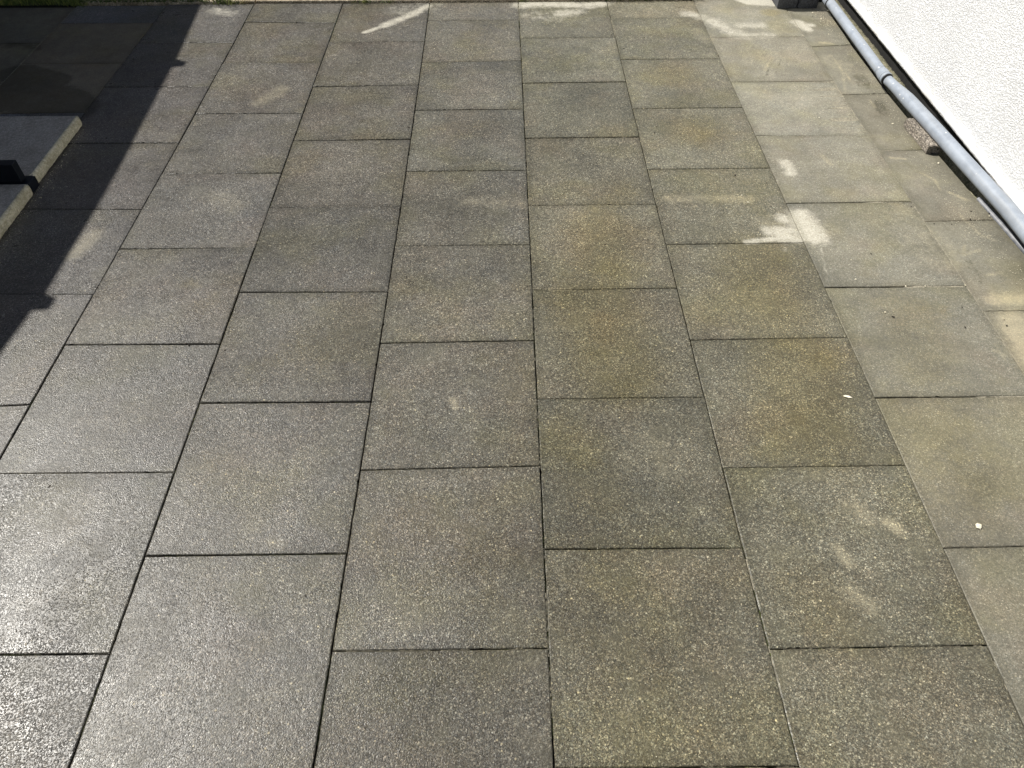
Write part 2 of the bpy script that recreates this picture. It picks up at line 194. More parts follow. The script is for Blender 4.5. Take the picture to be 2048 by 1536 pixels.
    ro = g.math('ADD', ro, g.range(g.noise(V, 4.5, 4, .6), .42, .62, 0, .07))
    ro = g.math('ADD', ro, g.math('MULTIPLY', dry, .4), clamp=True)
    ro = g.math('ADD', ro, g.range(smooth, 0, .8, 0, .26), clamp=True)
    return g.out(col, ro, nrm, g.range(dry, 0, 1, .27, .10))

M = {}
M['slab'] = slab_material()

def simple(name, c0, c1, scale=60, rough=.8, bump=.002, bs=.5, detail=5, speck=None, metal=0.0, spec=.5):
    g = N(name); P = g.pos(); n = g.noise(P, scale, detail, .65); n2 = g.noise(P, scale * .12, 4, .6)
    f = g.range(g.math('ADD', g.math('MULTIPLY', n, .6), g.math('MULTIPLY', n2, .4)), .36, .64)
    col = g.mix(f, c0, c1)
    h = n
    if speck:
        v = g.vor(P, speck[0]); cc = g.node('ShaderNodeSeparateColor', {0: v.outputs['Color']})
        col = g.mix(speck[1], col, g.mix(1.0, col, g.ramp(cc.outputs[0], [(0, .35), (.5, .85), (.85, 1.5), (1, 2.2)]), 'MULTIPLY'))
        h = g.math('ADD', n, g.math('SUBTRACT', 1.0, v.outputs['Distance']))
    return g.out(col, rough, g.bump(h, bump, bs), spec, metal)

M['bed'] = simple('joint_bed', (.010, .009, .007), (.035, .030, .022), 200, .95)
M['slurry'] = simple('joint_sand', (.10, .095, .07), (.30, .27, .20), 120, .95, .002)
M['soil'] = simple('soil', (.03, .024, .015), (.07, .055, .035), 25, .95, .01)
M['sand'] = simple('damp_sand', (.13, .13, .07), (.36, .33, .23), 90, .95, .006, .8, speck=(400, .5))
M['kerb'] = simple('kerb_stone', (.20, .16, .10), (.50, .42, .30), 45, .9, .003, .8, speck=(260, .6))
M['step'] = simple('cast_step_stone', (.20, .185, .16), (.31, .29, .26), 70, .75, .0015, .5, speck=(300, .35))
M['step_edge'] = simple('yellowed_step_edge', (.34, .30, .19), (.58, .53, .38), 60, .85, .002, .6, speck=(260, .25))
M['brick'] = simple('aggregate_block', (.15, .13, .105), (.34, .30, .25), 110, .9, .004, .9, speck=(210, .95))
M['palisade'] = simple('dark_basalt_concrete', (.038, .039, .042), (.085, .088, .094), 120, .8, .002, .6, speck=(330, .5))
M['plinth'] = simple('bitumen_plinth', (.006, .006, .006), (.018, .017, .015), 90, .8, .003)
M['black'] = simple('black_coated_steel', (.003, .004, .007), (.005, .007, .011), 40, .42, .0006, .3, spec=.25)
M['rubber'] = simple('rubber_seal', (.008, .008, .008), (.02, .02, .02), 80, .6, .0005)
M['dark_crumb'] = simple('dark_crumb', (.010, .008, .005), (.03, .022, .014), 300, .9, .001)
M['pale_crumb'] = simple('pale_crumb', (.45, .40, .28), (.75, .70, .55), 300, .9, .001)
M['petal'] = simple('petal', (.62, .56, .42), (.80, .75, .62), 200, .6, .0005)
M['eave'] = simple('painted_eave', (.10, .09, .08), (.15, .14, .125), 20, .7, .002)
M['house_paint'] = simple('shaded_house_paint', (.12, .115, .11), (.16, .155, .15), 30, .9, .003)

def pipe_material():
    g = N('grey_plastic_pipe'); P = g.pos()
    n = g.noise(P, 18, 5, .65); d = g.noise(P, 160, 3, .7)
    col = g.mix(g.range(n, .3, .7), (.235, .265, .31), (.30, .335, .385))
    spots = g.vor(P, 42.0); sc = g.node('ShaderNodeSeparateColor', {0: spots.outputs['Color']})
    mk = g.math('MULTIPLY', g.math('GREATER_THAN', sc.outputs[0], .84), g.range(g.math('ADD', spots.outputs['Distance'], g.math('MULTIPLY', g.math('SUBTRACT', d, .5), .16)), .10, .16, 1, 0))
    col = g.mix(g.math('MULTIPLY', mk, .75), col, (.72, .71, .68))
    st = g.node('ShaderNodeMapping', {'Vector': P, 'Scale': (60, 2.5, 60)}).outputs[0]
    col = g.mix(g.range(g.noise(st, 1.0, 4, .6), .45, .7, 0, .35), col, (.27, .275, .27))
    return g.out(col, g.range(n, .3, .7, .38, .58), g.bump(d, .0008, .3), .4)
M['pipe'] = pipe_material()
g = N('corrugated_plastic'); M['hose'] = g.out(g.mix(g.range(g.noise(g.pos(), 60, 3), .3, .7), (.10, .105, .115), (.17, .175, .19)), .5)

def render_material():
    g = N('white_scratch_render'); P = g.pos()
    sep = g.node('ShaderNodeSeparateXYZ', {0: P}); z = sep.outputs[2]
    wob = g.noise(P, 6.0, 3)
    # grains of the textured coat
    a = g.node('ShaderNodeMapping', {'Vector': P, 'Rotation': (0.35, 0, 0), 'Scale': (1, .62, 1)}).outputs[0]
    n1 = g.noise(a, 190, 3, .65); n2 = g.noise(a, 90, 2, .5)
    v = g.vor(a, 190.0, 'SMOOTH_F1')
    h = g.math('ADD', g.math('MULTIPLY', g.range(n1, .38, .58), .8), g.math('MULTIPLY', n2, .5))
    h = g.math('SUBTRACT', h, g.math('MULTIPLY', v.outputs['Distance'], .5))
    pit_shade = g.range(n1, .38, .46, 1, 0)
    # trowelled band along the foot of the wall
    band = g.range(g.math('ADD', z, g.math('MULTIPLY', g.math('SUBTRACT', wob, .5), .06)), .085, .14, 1, 0)
    b = g.node('ShaderNodeMapping', {'Vector': P, 'Scale': (10, 5, 260)}).outputs[0]
    hb = g.noise(b, 1.0, 3, .6)
    hh = g.mix(band, h, g.math('MULTIPLY', hb, .6))
    col = g.mix(g.range(g.noise(P, 3.0, 4), .3, .7), (.79, .80, .81), (.85, .86, .87))
    col = g.mix(g.math('MULTIPLY', pit_shade, g.math('SUBTRACT', .42, g.math('MULTIPLY', band, .38))), col, (.50, .48, .44))  # shading inside the small hollows of the coat, painted into the colour
    splash = g.math('MULTIPLY', g.range(z, .055, .16, 1, 0), g.range(g.noise(P, 9, 5, .7), .4, .7))
    col = g.mix(g.math('MULTIPLY', splash, .4), col, (.66, .61, .50))
    return g.out(col, .92, g.bump(hh, .0040, .9), .2)
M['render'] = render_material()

def grass_material():
    g = N('grass'); oi = g.noise(g.pos(), 30, 3); col = g.mix(g.range(oi, .35, .65), (.06, .11, .018), (.22, .24, .05))
    return g.out(col, .6)
M['grass'] = grass_material()
M['moss'] = simple('moss', (.02, .03, .006), (.09, .10, .03), 120, .95, .006, .9)
M['straw'] = simple('dry_grass', (.20, .16, .07), (.38, .31, .16), 200, .8, .001)

# ---------------------------------------------------------------- ground, bed, lawn
def sheet(name, x0, x1, y0, y1, z, mat, n=1, amp=0):
    xs = np.linspace(x0, x1, n + 1); ys = np.linspace(y0, y1, n + 1)
    vs = [(x, y, z + (random.uniform(-amp, amp) if amp else 0)) for y in ys for x in xs]
    fs = [(j * (n + 1) + i, j * (n + 1) + i + 1, (j + 1) * (n + 1) + i + 1, (j + 1) * (n + 1) + i) for j in range(n) for i in range(n)]
    return mesh_obj(name, vs, fs, mat)
tag(sheet('ground', -150, 150, -150, 150, -.06, M['soil']), kind='structure')
tag(sheet('gap_bed', 3.66, 3.93, -.9, 4.3, -.052, M['bed']), kind='structure')
tag(sheet('joint_bed', -1.6, 3.69, -.9, 4.07, -.014, M['bed']), kind='structure')
EDGE = .012
def strip(name, xl, xr, y0, y1, z, mat, step=.012, jl=.0, jr=.0, amp=.001):
    """a long narrow sheet whose two edges wander"""
    ys = np.arange(y0, y1 + step, step); vs = []; fs = []
    al = ar = 0
    for y in ys:
        al = .8 * al + random.uniform(-jl, jl); ar = .8 * ar + random.uniform(-jr, jr)
        for k in range(5):
            t = k / 4; vs.append(((xl + al) * (1 - t) + (xr + ar) * t, y, z + random.uniform(-amp, amp) - (EDGE if k in (0, 4) else 0)))
    for j in range(len(ys) - 1):
        for k in range(4): a = j * 5 + k; fs.append((a, a + 1, a + 6, a + 5))
    return mesh_obj(name, vs, fs, mat, smooth=True)
tag(strip('joint_sand', -.53, -.47, 2.7, 3.96, -.0012, M['slurry'], amp=.0008), kind='structure')
tag(strip('joint_sand', 3.2, 3.68, -.8, 3.98, -.0025, M['slurry'], amp=.0015), kind='structure')
EDGE = .05
tag(strip('sand_strip', 3.772, 3.838, -.9, 4.3, .002, M['sand'], jr=.0025, jl=.004, amp=.002), kind='structure')

# ---------------------------------------------------------------- paving slabs
def line_x(k, y):
    p = LINES[k]; ys = [a[1] for a in p]; xs = [a[0] for a in p]
    if k == 8: return float(np.interp(y, ys, xs))
    return k * .5 + float(np.interp(y, ys, [x - k * .5 for x in xs]))
def paint(X, Y):
    ch = {t: np.zeros_like(X) for t in ('dry', 'tan', 'olive', 'dark', 'brown')}
    for t, pts, r, s in BLOTS:
        cx = [p[0] for p in pts]; cy = [p[1] for p in pts]; mrg = r * 2
        if X.max() < min(cx) - mrg or X.min() > max(cx) + mrg or Y.max() < min(cy) - mrg or Y.min() > max(cy) + mrg: continue
        d = np.full_like(X, 9.0)
        if len(pts) == 1: d = np.hypot(X - cx[0], Y - cy[0])
        for (ax, ay), (bx, by) in zip(pts[:-1], pts[1:]):
            L = (bx - ax) ** 2 + (by - ay) ** 2 + 1e-9; tt = np.clip(((X - ax) * (bx - ax) + (Y - ay) * (by - ay)) / L, 0, 1)
            d = np.minimum(d, np.hypot(X - ax - tt * (bx - ax), Y - ay - tt * (by - ay)))
        ch[t] = np.maximum(ch[t], s * (1 - sm(d, r * .1, r * 1.75)))
    return ch
GAPV = {-2: .004, -1: .003, 0: .003, 1: .0046, 2: .0044, 3: .0040, 4: .0042, 5: .0030, 6: .0030, 7: .0020, 8: .0}
ORD = ['first', 'second', 'third', 'fourth', 'fifth', 'sixth', 'seventh', 'eighth', 'ninth', 'tenth', 'eleventh']
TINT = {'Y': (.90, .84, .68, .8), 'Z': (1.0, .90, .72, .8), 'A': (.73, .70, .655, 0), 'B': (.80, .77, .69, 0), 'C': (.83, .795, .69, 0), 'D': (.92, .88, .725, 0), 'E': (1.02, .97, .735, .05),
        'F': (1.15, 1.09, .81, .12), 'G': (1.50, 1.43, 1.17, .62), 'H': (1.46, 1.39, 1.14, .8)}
def rough_line(n, amp):
    a = RNG.normal(0, 1, n + 8); k = np.array([.1, .2, .4, .2, .1]); return np.convolve(a, k, 'same')[4:4 + n] * amp
def slab(c, kl, kr, yb, yt, row, col_i):
    """yb, yt: (left y, right y) of the near and far joint"""
    hL, hR = GAPV[kl] / 2, GAPV[kr] / 2
    gb, gt = random.uniform(.0012, .0021), random.uniform(.0012, .0021)
    if c == 'G' and row in (4, 5): gb += .002
    cor = []
    for yy, gy in ((yb, gb), (yt, -gt)):
        xl = line_x(kl, yy[0]) + hL; xr = line_x(kr, yy[1]) - hR
        cor.append(((xl, yy[0] + gy), (xr, yy[1] + gy)))
    wid = abs(cor[0][1][0] - cor[0][0][0]); dep = abs(cor[1][0][1] - cor[0][0][1])
    nx = max(8, int(wid / .0095)); ny = max(8, int(dep / .0095))
    e = .0022
    S_ = np.concatenate([[0], [e / wid], np.linspace(.02, .98, nx), [1 - e / wid], [1]])
    T_ = np.concatenate([[0], [e / dep], np.linspace(.02, .98, ny), [1 - e / dep], [1]])
    s, t = np.meshgrid(S_, T_)
    def bil(i): return ((1 - s) * (1 - t) * cor[0][0][i] + s * (1 - t) * cor[0][1][i] + (1 - s) * t * cor[1][0][i] + s * t * cor[1][1][i])
    X = bil(0); Y = bil(1)
    ny_, nx_ = X.shape
    X[:, 0] += rough_line(ny_, .0006); X[:, -1] -= rough_line(ny_, .0006)
    Y[0, :] += rough_line(nx_, .0006); Y[-1, :] -= rough_line(nx_, .0006)
    # small chips out of the arrises
    for _ in range(random.randint(1, 4)):
        side = random.randrange(4); q = random.randrange(3, (nx_ if side > 1 else ny_) - 3); dd = random.uniform(.002, .004)
        if side == 0: X[q, 0] += dd
        elif side == 1: X[q, -1] -= dd
        elif side == 2: Y[0, q] += dd
        else: Y[-1, q] -= dd
    cx, cy = X.mean(), Y.mean()
    z0 = random.gauss(0, .0007); tx, ty = random.gauss(0, .0022), random.gauss(0, .0022)
    Z = z0 + tx * (X - cx) + ty * (Y - cy)
    ax, ay, ph = random.uniform(5, 11), random.uniform(5, 11), random.uniform(0, 6)
    Z = Z + .00022 * np.sin(ax * X + ph) * np.cos(ay * Y + ph * 2)
    edge = np.zeros_like(Z, bool); edge[0, :] = edge[-1, :] = edge[:, 0] = edge[:, -1] = True
    Z[edge] -= .0016
    ch = paint(X, Y)
    eb = np.minimum(np.minimum(s, 1 - s) * wid, np.minimum(t, 1 - t) * dep)
    rim = 1 - sm(eb, .0, .045)
    top = np.stack([X - cx, Y - cy, Z], -1).reshape(-1, 3)
    idx = np.arange(nx_ * ny_).reshape(ny_, nx_)
    fs = np.stack([idx[:-1, :-1], idx[:-1, 1:], idx[1:, 1:], idx[1:, :-1]], -1).reshape(-1, 4).tolist()
    ring = list(idx[0, :]) + list(idx[1:, -1]) + list(idx[-1, -2::-1]) + list(idx[-2:0:-1, 0])
    base = len(top); low = top[ring].copy(); low[:, 2] = -.045
    n = len(ring)
    fs += [(ring[(i + 1) % n], ring[i], base + i, base + (i + 1) % n) for i in range(n)]
    fs.append([base + i for i in range(n)][::-1])
    o = mesh_obj('paving_slab', np.concatenate([top, low]), fs, M['slab'], loc=(cx, cy, 0))
    me = o.data
    def attr(name, r, g_, b):
        A = me.attributes.new(name, 'FLOAT_COLOR', 'POINT')
        arr = np.zeros((base + n, 4), 'f'); arr[:, 3] = 1
        for i, q in enumerate((r, g_, b)): q = q.reshape(-1); arr[:base, i] = q; arr[base:, i] = q[ring]
        A.data.foreach_set('color', arr.reshape(-1))
    attr('stain', ch['dry'], ch['tan'], ch['olive']); attr('stain_two', ch['dark'], ch['brown'], rim)
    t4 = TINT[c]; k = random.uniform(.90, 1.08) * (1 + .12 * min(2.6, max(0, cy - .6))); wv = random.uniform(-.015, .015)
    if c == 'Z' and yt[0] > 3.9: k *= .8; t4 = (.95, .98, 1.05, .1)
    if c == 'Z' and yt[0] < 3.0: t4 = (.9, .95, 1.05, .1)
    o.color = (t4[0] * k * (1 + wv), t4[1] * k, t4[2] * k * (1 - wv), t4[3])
    # wording
    area = {k2: float(v.mean()) for k2, v in ch.items()}
    if c in 'YZ': look = 'dark wet slab in house shadow'
    elif c == 'A': look = 'grey slab cut by the shadow edge' if row < 7 else 'grey slab'
    elif area['dry'] > .05: look = 'grey slab with whitish dry patch'
    elif area['dry'] > .004: look = 'grey slab with small dry mark'
    elif area['olive'] > .35: look = 'olive stained grey slab'
    elif area['tan'] > .03: look = 'grey slab with tan smear'
    elif c in 'H': look = 'narrow smooth slab'
    elif c in 'G': look = 'smooth damp slab'
    else: look = 'speckled grey slab'
    nth = ORD[row]
    col_from = ORD[col_i]
    lab = '%s, %s from lawn, %s row from pipe' % (look, nth, col_from)
    tag(o, lab, 'paving slab', 'square concrete slabs laid in staggered rows')
    return o
for ci, (c, kl, kr, js) in enumerate(COLS):
    nrow = len(js) - 1
    for r in range(nrow):
        slab(c, kl, kr, js[r], js[r + 1], nrow - 1 - r, len(COLS) - 1 - ci)

# ---------------------------------------------------------------- what has settled in the joints
def filler(name, mat, label, cat, prob, kmin, kmax, zlo, zhi):
    vs = []; fs = []
    def run(p, q, w):
        L = math.hypot(q[0] - p[0], q[1] - p[1]); n = int(L / .006); on = 0; prev = None
        ux, uy = (q[0] - p[0]) / L, (q[1] - p[1]) / L
        for i in range(n):
            if on <= 0:
                prev = None
                on = random.randint(4, 34) if random.random() < prob else -1
                if on < 0: continue
            on -= 1
            t = i * .006; x, y = p[0] + ux * t, p[1] + uy * t; z = random.uniform(zlo, zhi); hw_ = w * random.uniform(.8, 1.15)
            b0 = len(vs); vs.extend([(x - uy * hw_, y + ux * hw_, z - .003), (x + random.uniform(-.0006, .0006), y, z), (x + uy * hw_, y - ux * hw_, z - .003)])
            if prev is not None: fs.extend([(prev, prev + 1, b0 + 1, b0), (prev + 1, prev + 2, b0 + 2, b0 + 1)])
            prev = b0
    for k in range(kmin, kmax + 1): run((line_x(k, 0.0), -.5), (line_x(k, 4.0), 3.98), .0026)
    for c, kl, kr, js in COLS:
        if kmin <= kr <= kmax + 1 and c not in 'YZ':
            for (yl, yr) in js[:-1]: run((line_x(kl, yl) + .003, yl), (line_x(kr, yr) - .003, yr), .0018)
    return tag(mesh_obj(name, vs, fs, mat), label, cat, kind='stuff')
filler('joint_moss', M['moss'], 'dark moss settled in the joints between the slabs', 'moss', .05, 1, 5, -.006, -.0018)
filler('joint_grit', M['slurry'], 'pale sand washed into the joints nearer the wall', 'sand', .07, 4, 7, -.004, -.0006)

# ---------------------------------------------------------------- kerb stones and lawn at the far edge
def kerb(x0, x1, lab):
    o = bm_obj('kerb_stone', box_bm(x0, x1, 4.006, 4.066, -.2, .012, .006, 2), M['kerb'])
    tag(o, lab, 'kerb stone', 'kerb stones along the lawn')
kerb(-.49, .497, 'mossy kerb stone mostly in shadow, leftmost along the lawn')
kerb(.503, 1.497, 'tan kerb stone left of the dark joint at the lawn edge')
kerb(1.503, 2.497, 'tan kerb stone behind the sandy slab in the middle')
kerb(2.503, 2.985, 'kerb stone overgrown by grass near the dark block')
tag(sheet('lawn', -150, 150, 4.068, 150, -.005, M['moss']), kind='structure')
sheet_l = sheet('lawn', -150, -.495, 4.003, 4.0675, -.004, M['moss']); tag(sheet_l, kind='structure')

def blades(name, pts, hmin, hmax, wid, lean, mat):
    V_ = []; F_ = []
    for (x, y, z) in pts:
        h = random.uniform(hmin, hmax); a = random.uniform(0, 6.283); l = random.uniform(.1, lean) * h; b = random.uniform(0, 6.283)
        dx, dy = math.cos(a) * wid, math.sin(a) * wid; lx, ly = math.cos(b) * l, math.sin(b) * l
        i = len(V_)
        V_ += [(x - dx, y - dy, z), (x + dx, y + dy, z), (x + lx * .35 + dx * .7, y + ly * .35 + dy * .7, z + h * .55), (x + lx * .35 - dx * .7, y + ly * .35 - dy * .7, z + h * .55), (x + lx, y + ly, z + h * .9)]
        F_ += [(i, i + 1, i + 2, i + 3), (i + 3, i + 2, i + 4)]
    return mesh_obj(name, V_, F_, mat)
pts = []
for _ in range(26000):
    y = 4.072 + random.random() ** 1.7 * 1.1; x = random.uniform(-3.2, 3.4)
    pts.append((x, y, -.005))
for _ in range(2600): pts.append((random.uniform(-3, -.5), random.uniform(4.0, 4.07), -.005))
for _ in range(1300):
    x = random.choice([random.gauss(2.68, .2), random.uniform(2.3, 3.05), random.uniform(-.5, .35)]); pts.append((x, 4.004 + abs(random.gauss(0, .03)), 0))
tag(blades('grass', pts, .03, .075, .0016, .8, M['grass']), 'grass of the lawn beyond the kerb stones', 'grass', kind='stuff')

def tuft(x, y, n, r, h, lab, mat='grass'):
    pts = [(x + random.gauss(0, r), y + random.gauss(0, r * .35), 0) for _ in range(n)]
    o = blades('grass_tuft', pts, h * .5, h, .0012, 1.6, M[mat]); tag(o, lab, 'grass tuft', 'tufts growing in the far joint')
tuft(1.12, 4.0, 60, .028, .035, 'small grass tuft spilling over the edge of the third sunlit slab')
tuft(1.26, 4.003, 26, .02, .02, 'sparse grass tuft just right of the larger tuft')
tuft(.34, 4.0, 110, .045, .05, 'grass tuft at the shadow edge beside the lawn')
tuft(.44, 4.005, 40, .02, .03, 'yellowish low tuft at the corner of the sunlit slab', 'straw')
tuft(-.50, 3.985, 70, .03, .045, 'dark grass tuft over the joint in the shade')
tuft(3.15, 4.075, 90, .03, .02, 'dry brown twigs by the back edge near the white patch', 'straw')
tuft(2.02, 4.004, 36, .015, .018, 'tiny tuft where the middle rows meet the kerb')
# moss creeping over the left kerb
mv = []; mf = []
for _ in range(420):
    x = random.uniform(-.49, .36); y = 4.006 + random.random() * .03; r = random.uniform(.004, .013); i = len(mv); z = .010
    k = 7; mv += [(x + math.cos(q * 6.283 / k) * r * random.uniform(.7, 1.2), y + math.sin(q * 6.283 / k) * r * .6, z) for q in range(k)] + [(x, y, z + r * .6)]
    mf += [(i + q, i + (q + 1) % k, i + k) for q in range(k)]
tag(mesh_obj('moss', mv, mf, M['moss']), 'low moss creeping over the shaded kerb', 'moss', kind='stuff')

# ---------------------------------------------------------------- house wall on the right
hw = empty('house_wall', (3.85, 1.5, 0)); tag(hw, 'white rough rendered house wall with black plinth behind the pipe', 'wall')
bm = box_bm(3.812, 4.05, -2.2, 6.2, .058, 3.2, 0)
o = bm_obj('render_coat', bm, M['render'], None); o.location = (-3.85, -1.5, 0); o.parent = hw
# ragged drip edge under the render
vs = []; fs = []; ys = np.arange(-2.2, 6.2, .006); a = 0
for i, y in enumerate(ys):
    a = .75 * a + random.uniform(-.0011, .0011)
    t = (y + 2.2) / 8.4
    vs += [(3.8105, y, .075), (3.8085 + a * .4, y, .066 + a), (3.813, y, .0555 + a), (3.85, y, .0545)]
for i in range(len(ys) - 1):
    for k in range(3): q = i * 4 + k; fs.append((q, q + 1, q + 5, q + 4))
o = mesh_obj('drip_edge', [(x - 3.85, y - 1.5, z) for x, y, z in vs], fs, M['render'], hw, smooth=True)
o = bm_obj('plinth', box_bm(-.006, .15, -3.7, 4.7, -.3, .0575), M['plinth'], hw)

# ---------------------------------------------------------------- drain pipe, hose, block
def tube(path, radii, seg=28, caps=True):
    bm = bmesh.new(); rings = []
    n = len(path)
    for i, p in enumerate(path):
        p = Vector(p); d = (Vector(path[min(i + 1, n - 1)]) - Vector(path[max(i - 1, 0)])).normalized()
        u = d.cross(Vector((0, 0, 1))).normalized(); v = u.cross(d)
        rings.append([bm.verts.new(p + (u * math.cos(a) + v * math.sin(a)) * radii[i]) for a in [6.28318 * k / seg for k in range(seg)]])
    for a, b in zip(rings[:-1], rings[1:]):
        for k in range(seg): bm.faces.new((a[k], a[(k + 1) % seg], b[(k + 1) % seg], b[k]))
    if caps: bm.faces.new(rings[0][::-1]); bm.faces.new(rings[-1])
    return bm
CP = [(4.25, 3.700, .062), (3.9, 3.702, .062), (3.6, 3.700, .0615), (3.3, 3.697, .061), (3.0, 3.694, .060), (2.90, 3.694, .060), (2.80, 3.704, .062), (2.70, 3.714, .063), (2.45, 3.732, .063), (2.2, 3.747, .063), (1.85, 3.772, .062), (1.3, 3.776, .060), (.5, 3.778, .06), (-1.2, 3.778, .06)]
CPy = [c[0] for c in CP][::-1]; CPx = [c[1] for c in CP][::-1]; CPz = [c[2] for c in CP][::-1]
def cpt(y): return (float(np.interp(y, CPy, CPx)), y, float(np.interp(y, CPy, CPz)))
pp = empty('drain_pipe', (3.70, 2.9, .06)); tag(pp, 'long grey plastic drain pipe lying along the foot of the white wall', 'pipe')
def pobj(name, bm, mat, parent=pp, smooth=True):
    for v in bm.verts: v.co -= pp.location
    return bm_obj(name, bm, mat, parent, smooth)
ysA = np.arange(4.25, 2.90, -.05); R1 = .0232; R2 = .0285
pobj('far_pipe', tube([cpt(y) for y in ysA], [R1] * len(ysA)), M['pipe'])
ysB = np.concatenate([np.arange(2.885, 2.60, -.012), np.arange(2.58, -1.2, -.06)])
rad = [R1 * .93 + (R2 - R1 * .93) * float(sm(np.array(y), 2.86, 2.66)) for y in ysB]
pobj('near_pipe', tube([cpt(y) for y in ysB], rad), M['pipe'])
def socket(yc):
    a = [yc + .07, yc + .055, yc + .05, yc + .006, yc + .004, yc - .004, yc - .008]
    s = pobj('socket', tube([cpt(y) for y in a], [R1 * 1.0, R1 * 1.04, R1 * 1.13, R1 * 1.13, R1 * 1.20, R1 * 1.20, R1 * 1.14]), M['pipe'])
    r = tube([cpt(y) for y in (yc - .0075, yc - .0085, yc - .013, yc - .014)], [R1 * 1.02, R1 * 1.16, R1 * 1.13, R1 * .98])
    pobj('seal_ring', r, M['rubber'])
    r = tube([cpt(y) for y in (yc + .0105, yc + .0115, yc + .0125, yc + .0135)], [R1 * 1.1, R1 * 1.145, R1 * 1.145, R1 * 1.1])
    pobj('seal_ring', r, M['rubber'])
socket(2.905); socket(3.80)
# corrugated hose in the gap
path = []; rad = []; y = 2.02
while y > -.9:
    x = float(np.interp(y, [-.9, 1.0, 1.6, 1.8, 2.02], [3.812, 3.806, 3.797, 3.786, 3.775])) - .006
    z = float(np.interp(y, [-.9, 1.6, 2.02], [-.006, -.002, -.012])) + .004
    path.append((x, y, z)); rad.append(.0125 + .0022 * (1 if int(round((2.02 - y) / .0022)) % 2 else -1)); y -= .0022
o = bm_obj('corrugated_hose', tube(path, rad, 16), M['hose'], smooth=True)
tag(o, 'thin grey corrugated hose tucked in the gap beneath the pipe', 'hose')
bm = box_bm(-.029, .029, -.118, .118, 0, .036, .004, 2)
bmesh.ops.subdivide_edges(bm, edges=list(bm.edges), cuts=5, use_grid_fill=True)
for v in bm.verts: v.co += Vector([random.gauss(0, .0009) for _ in range(3)])
o = bm_obj('concrete_block', bm, M['brick'], loc=(3.708, 2.462, .0005)); o.rotation_euler.z = .04
tag(o, 'brown coarse aggregate block wedged under the grey pipe', 'block')

# dark palisade blocks in the back corner
def palisade(x0, x1, lab):
    bm = box_bm(x0, x1, 3.878, 4.03, 0, .118, .005, 2)
    o = bm_obj('palisade_block', bm, M['palisade']); tag(o, lab, 'stone block', 'dark blocks in the back corner')
palisade(3.446, 3.556, 'dark grey stone block with a sunlit left face by the white patch')
palisade(3.560, 3.672, 'dark grey stone block between its twin and the pipe')

# ---------------------------------------------------------------- raised step slabs and steel beam at the left
def step_slab(x0, x1, y0, y1, h, lab):
    r = empty('step_slab', ((x0 + x1) / 2, (y0 + y1) / 2, 0)); tag(r, lab, 'step slab', 'thick pale slabs lying on the paving')
    ox, oy = r.location.x, r.location.y
    bm = box_bm(x0 - ox, x1 - .006 - ox, y0 - oy, y1 - oy, .001, h, .0035, 3)
    bmesh.ops.subdivide_edges(bm, edges=[e for e in bm.edges if e.calc_length() > .1], cuts=12, use_grid_fill=True)
    bm_obj('slab_body', bm, M['step'], r)
    # rounded, yellowed right edge
    ys = np.arange(y0 + .001, y1, .008); prof = [(-.014, h + .0006), (-.008, h + .0002), (-.003, h - .003), (0, h - .009), (.0012, h * .5), (.0, .006), (-.003, .0015)]
    vs = []; fs = []
    for i, y in enumerate(ys):
        dy = min(y - y0, y1 - y); rnd = -.008 * max(0, 1 - dy / .012) ** 2
        for (px, pz) in prof: vs.append((x1 + px + rnd + random.gauss(0, .0003) - ox, y - oy, pz + (random.gauss(0, .0008) if pz < .01 else 0)))
    n = len(prof)
    for i in range(len(ys) - 1):
        for k in range(n - 1): q = i * n + k; fs.append((q, q + n, q + n + 1, q + 1))
    base = len(vs) - n
    fs.append(list(range(n))); fs.append(list(range(base, base + n))[::-1])
    mesh_obj('edge', vs, fs, M['step_edge'], r, smooth=False)
step_slab(-.48, .038, 2.168, 2.645, .043, 'thick shaded slab with yellowed edge, farther of the two at the left')
step_slab(-.48, .050, 1.58, 2.104, .045, 'thick shaded slab with pale edge, nearer of the two at the left')
bb = empty('steel_beam', (-.3, 2.136, 0)); tag(bb, 'black steel beam end between the two thick slabs at the left', 'beam')
bm_obj('base_bar', box_bm(-.5, .345, -.030, .029, .002, .043, .0015, 1), M['black'], bb)
bm_obj('upright_box', box_bm(-.5, .318, -.027, .012, .0462, .125, .002, 2), M['black'], bb)

# ---------------------------------------------------------------- neighbouring building that throws the shadow (left, outside the frame)
nh = empty('neighbouring_house', (-1.6, 2, 0)); tag(nh, 'dark eaved house standing left of the patio', 'house')
HZ = 2.05; k_ = HZ / math.tan(EL); sx, sy = -math.sin(AZ) * k_, -math.cos(AZ) * k_      # shadow offset
edge = [(.12, 6.0), (.170, 4.4), (.198, 3.97), (.243, 3.49), (.262, 3.275), (.322, 3.262), (.322, 3.214), (.268, 3.20), (.276, 3.04), (.308, 2.49), (.328, 2.057), (.338, 1.52), (.338, 1.492), (.386, 1.478), (.386, 1.42), (.330, 1.416), (.318, 1.22), (.30, .6), (.28, -1.2), (.25, -3.5)]
poly = [(x - sx, y - sy) for x, y in edge] + [(-3.5, -3.5 - sy), (-3.5, 6.0 - sy)]
bm = bmesh.new(); lo = [bm.verts.new((x + 1.6, y - 2, HZ)) for x, y in poly]; f = bm.faces.new(lo)
ex = bmesh.ops.extrude_face_region(bm, geom=[f])
for v in ex['geom']:
    if isinstance(v, bmesh.types.BMVert): v.co.z -= .10
bmesh.ops.triangulate(bm, faces=[f_ for f_ in bm.faces if len(f_.verts) > 4])
bm_obj('eave', bm, M['eave'], nh)
bm_obj('wall', box_bm(-2.0, .12, -4.8, 5.5, -.1, 1.949), M['house_paint'], nh)

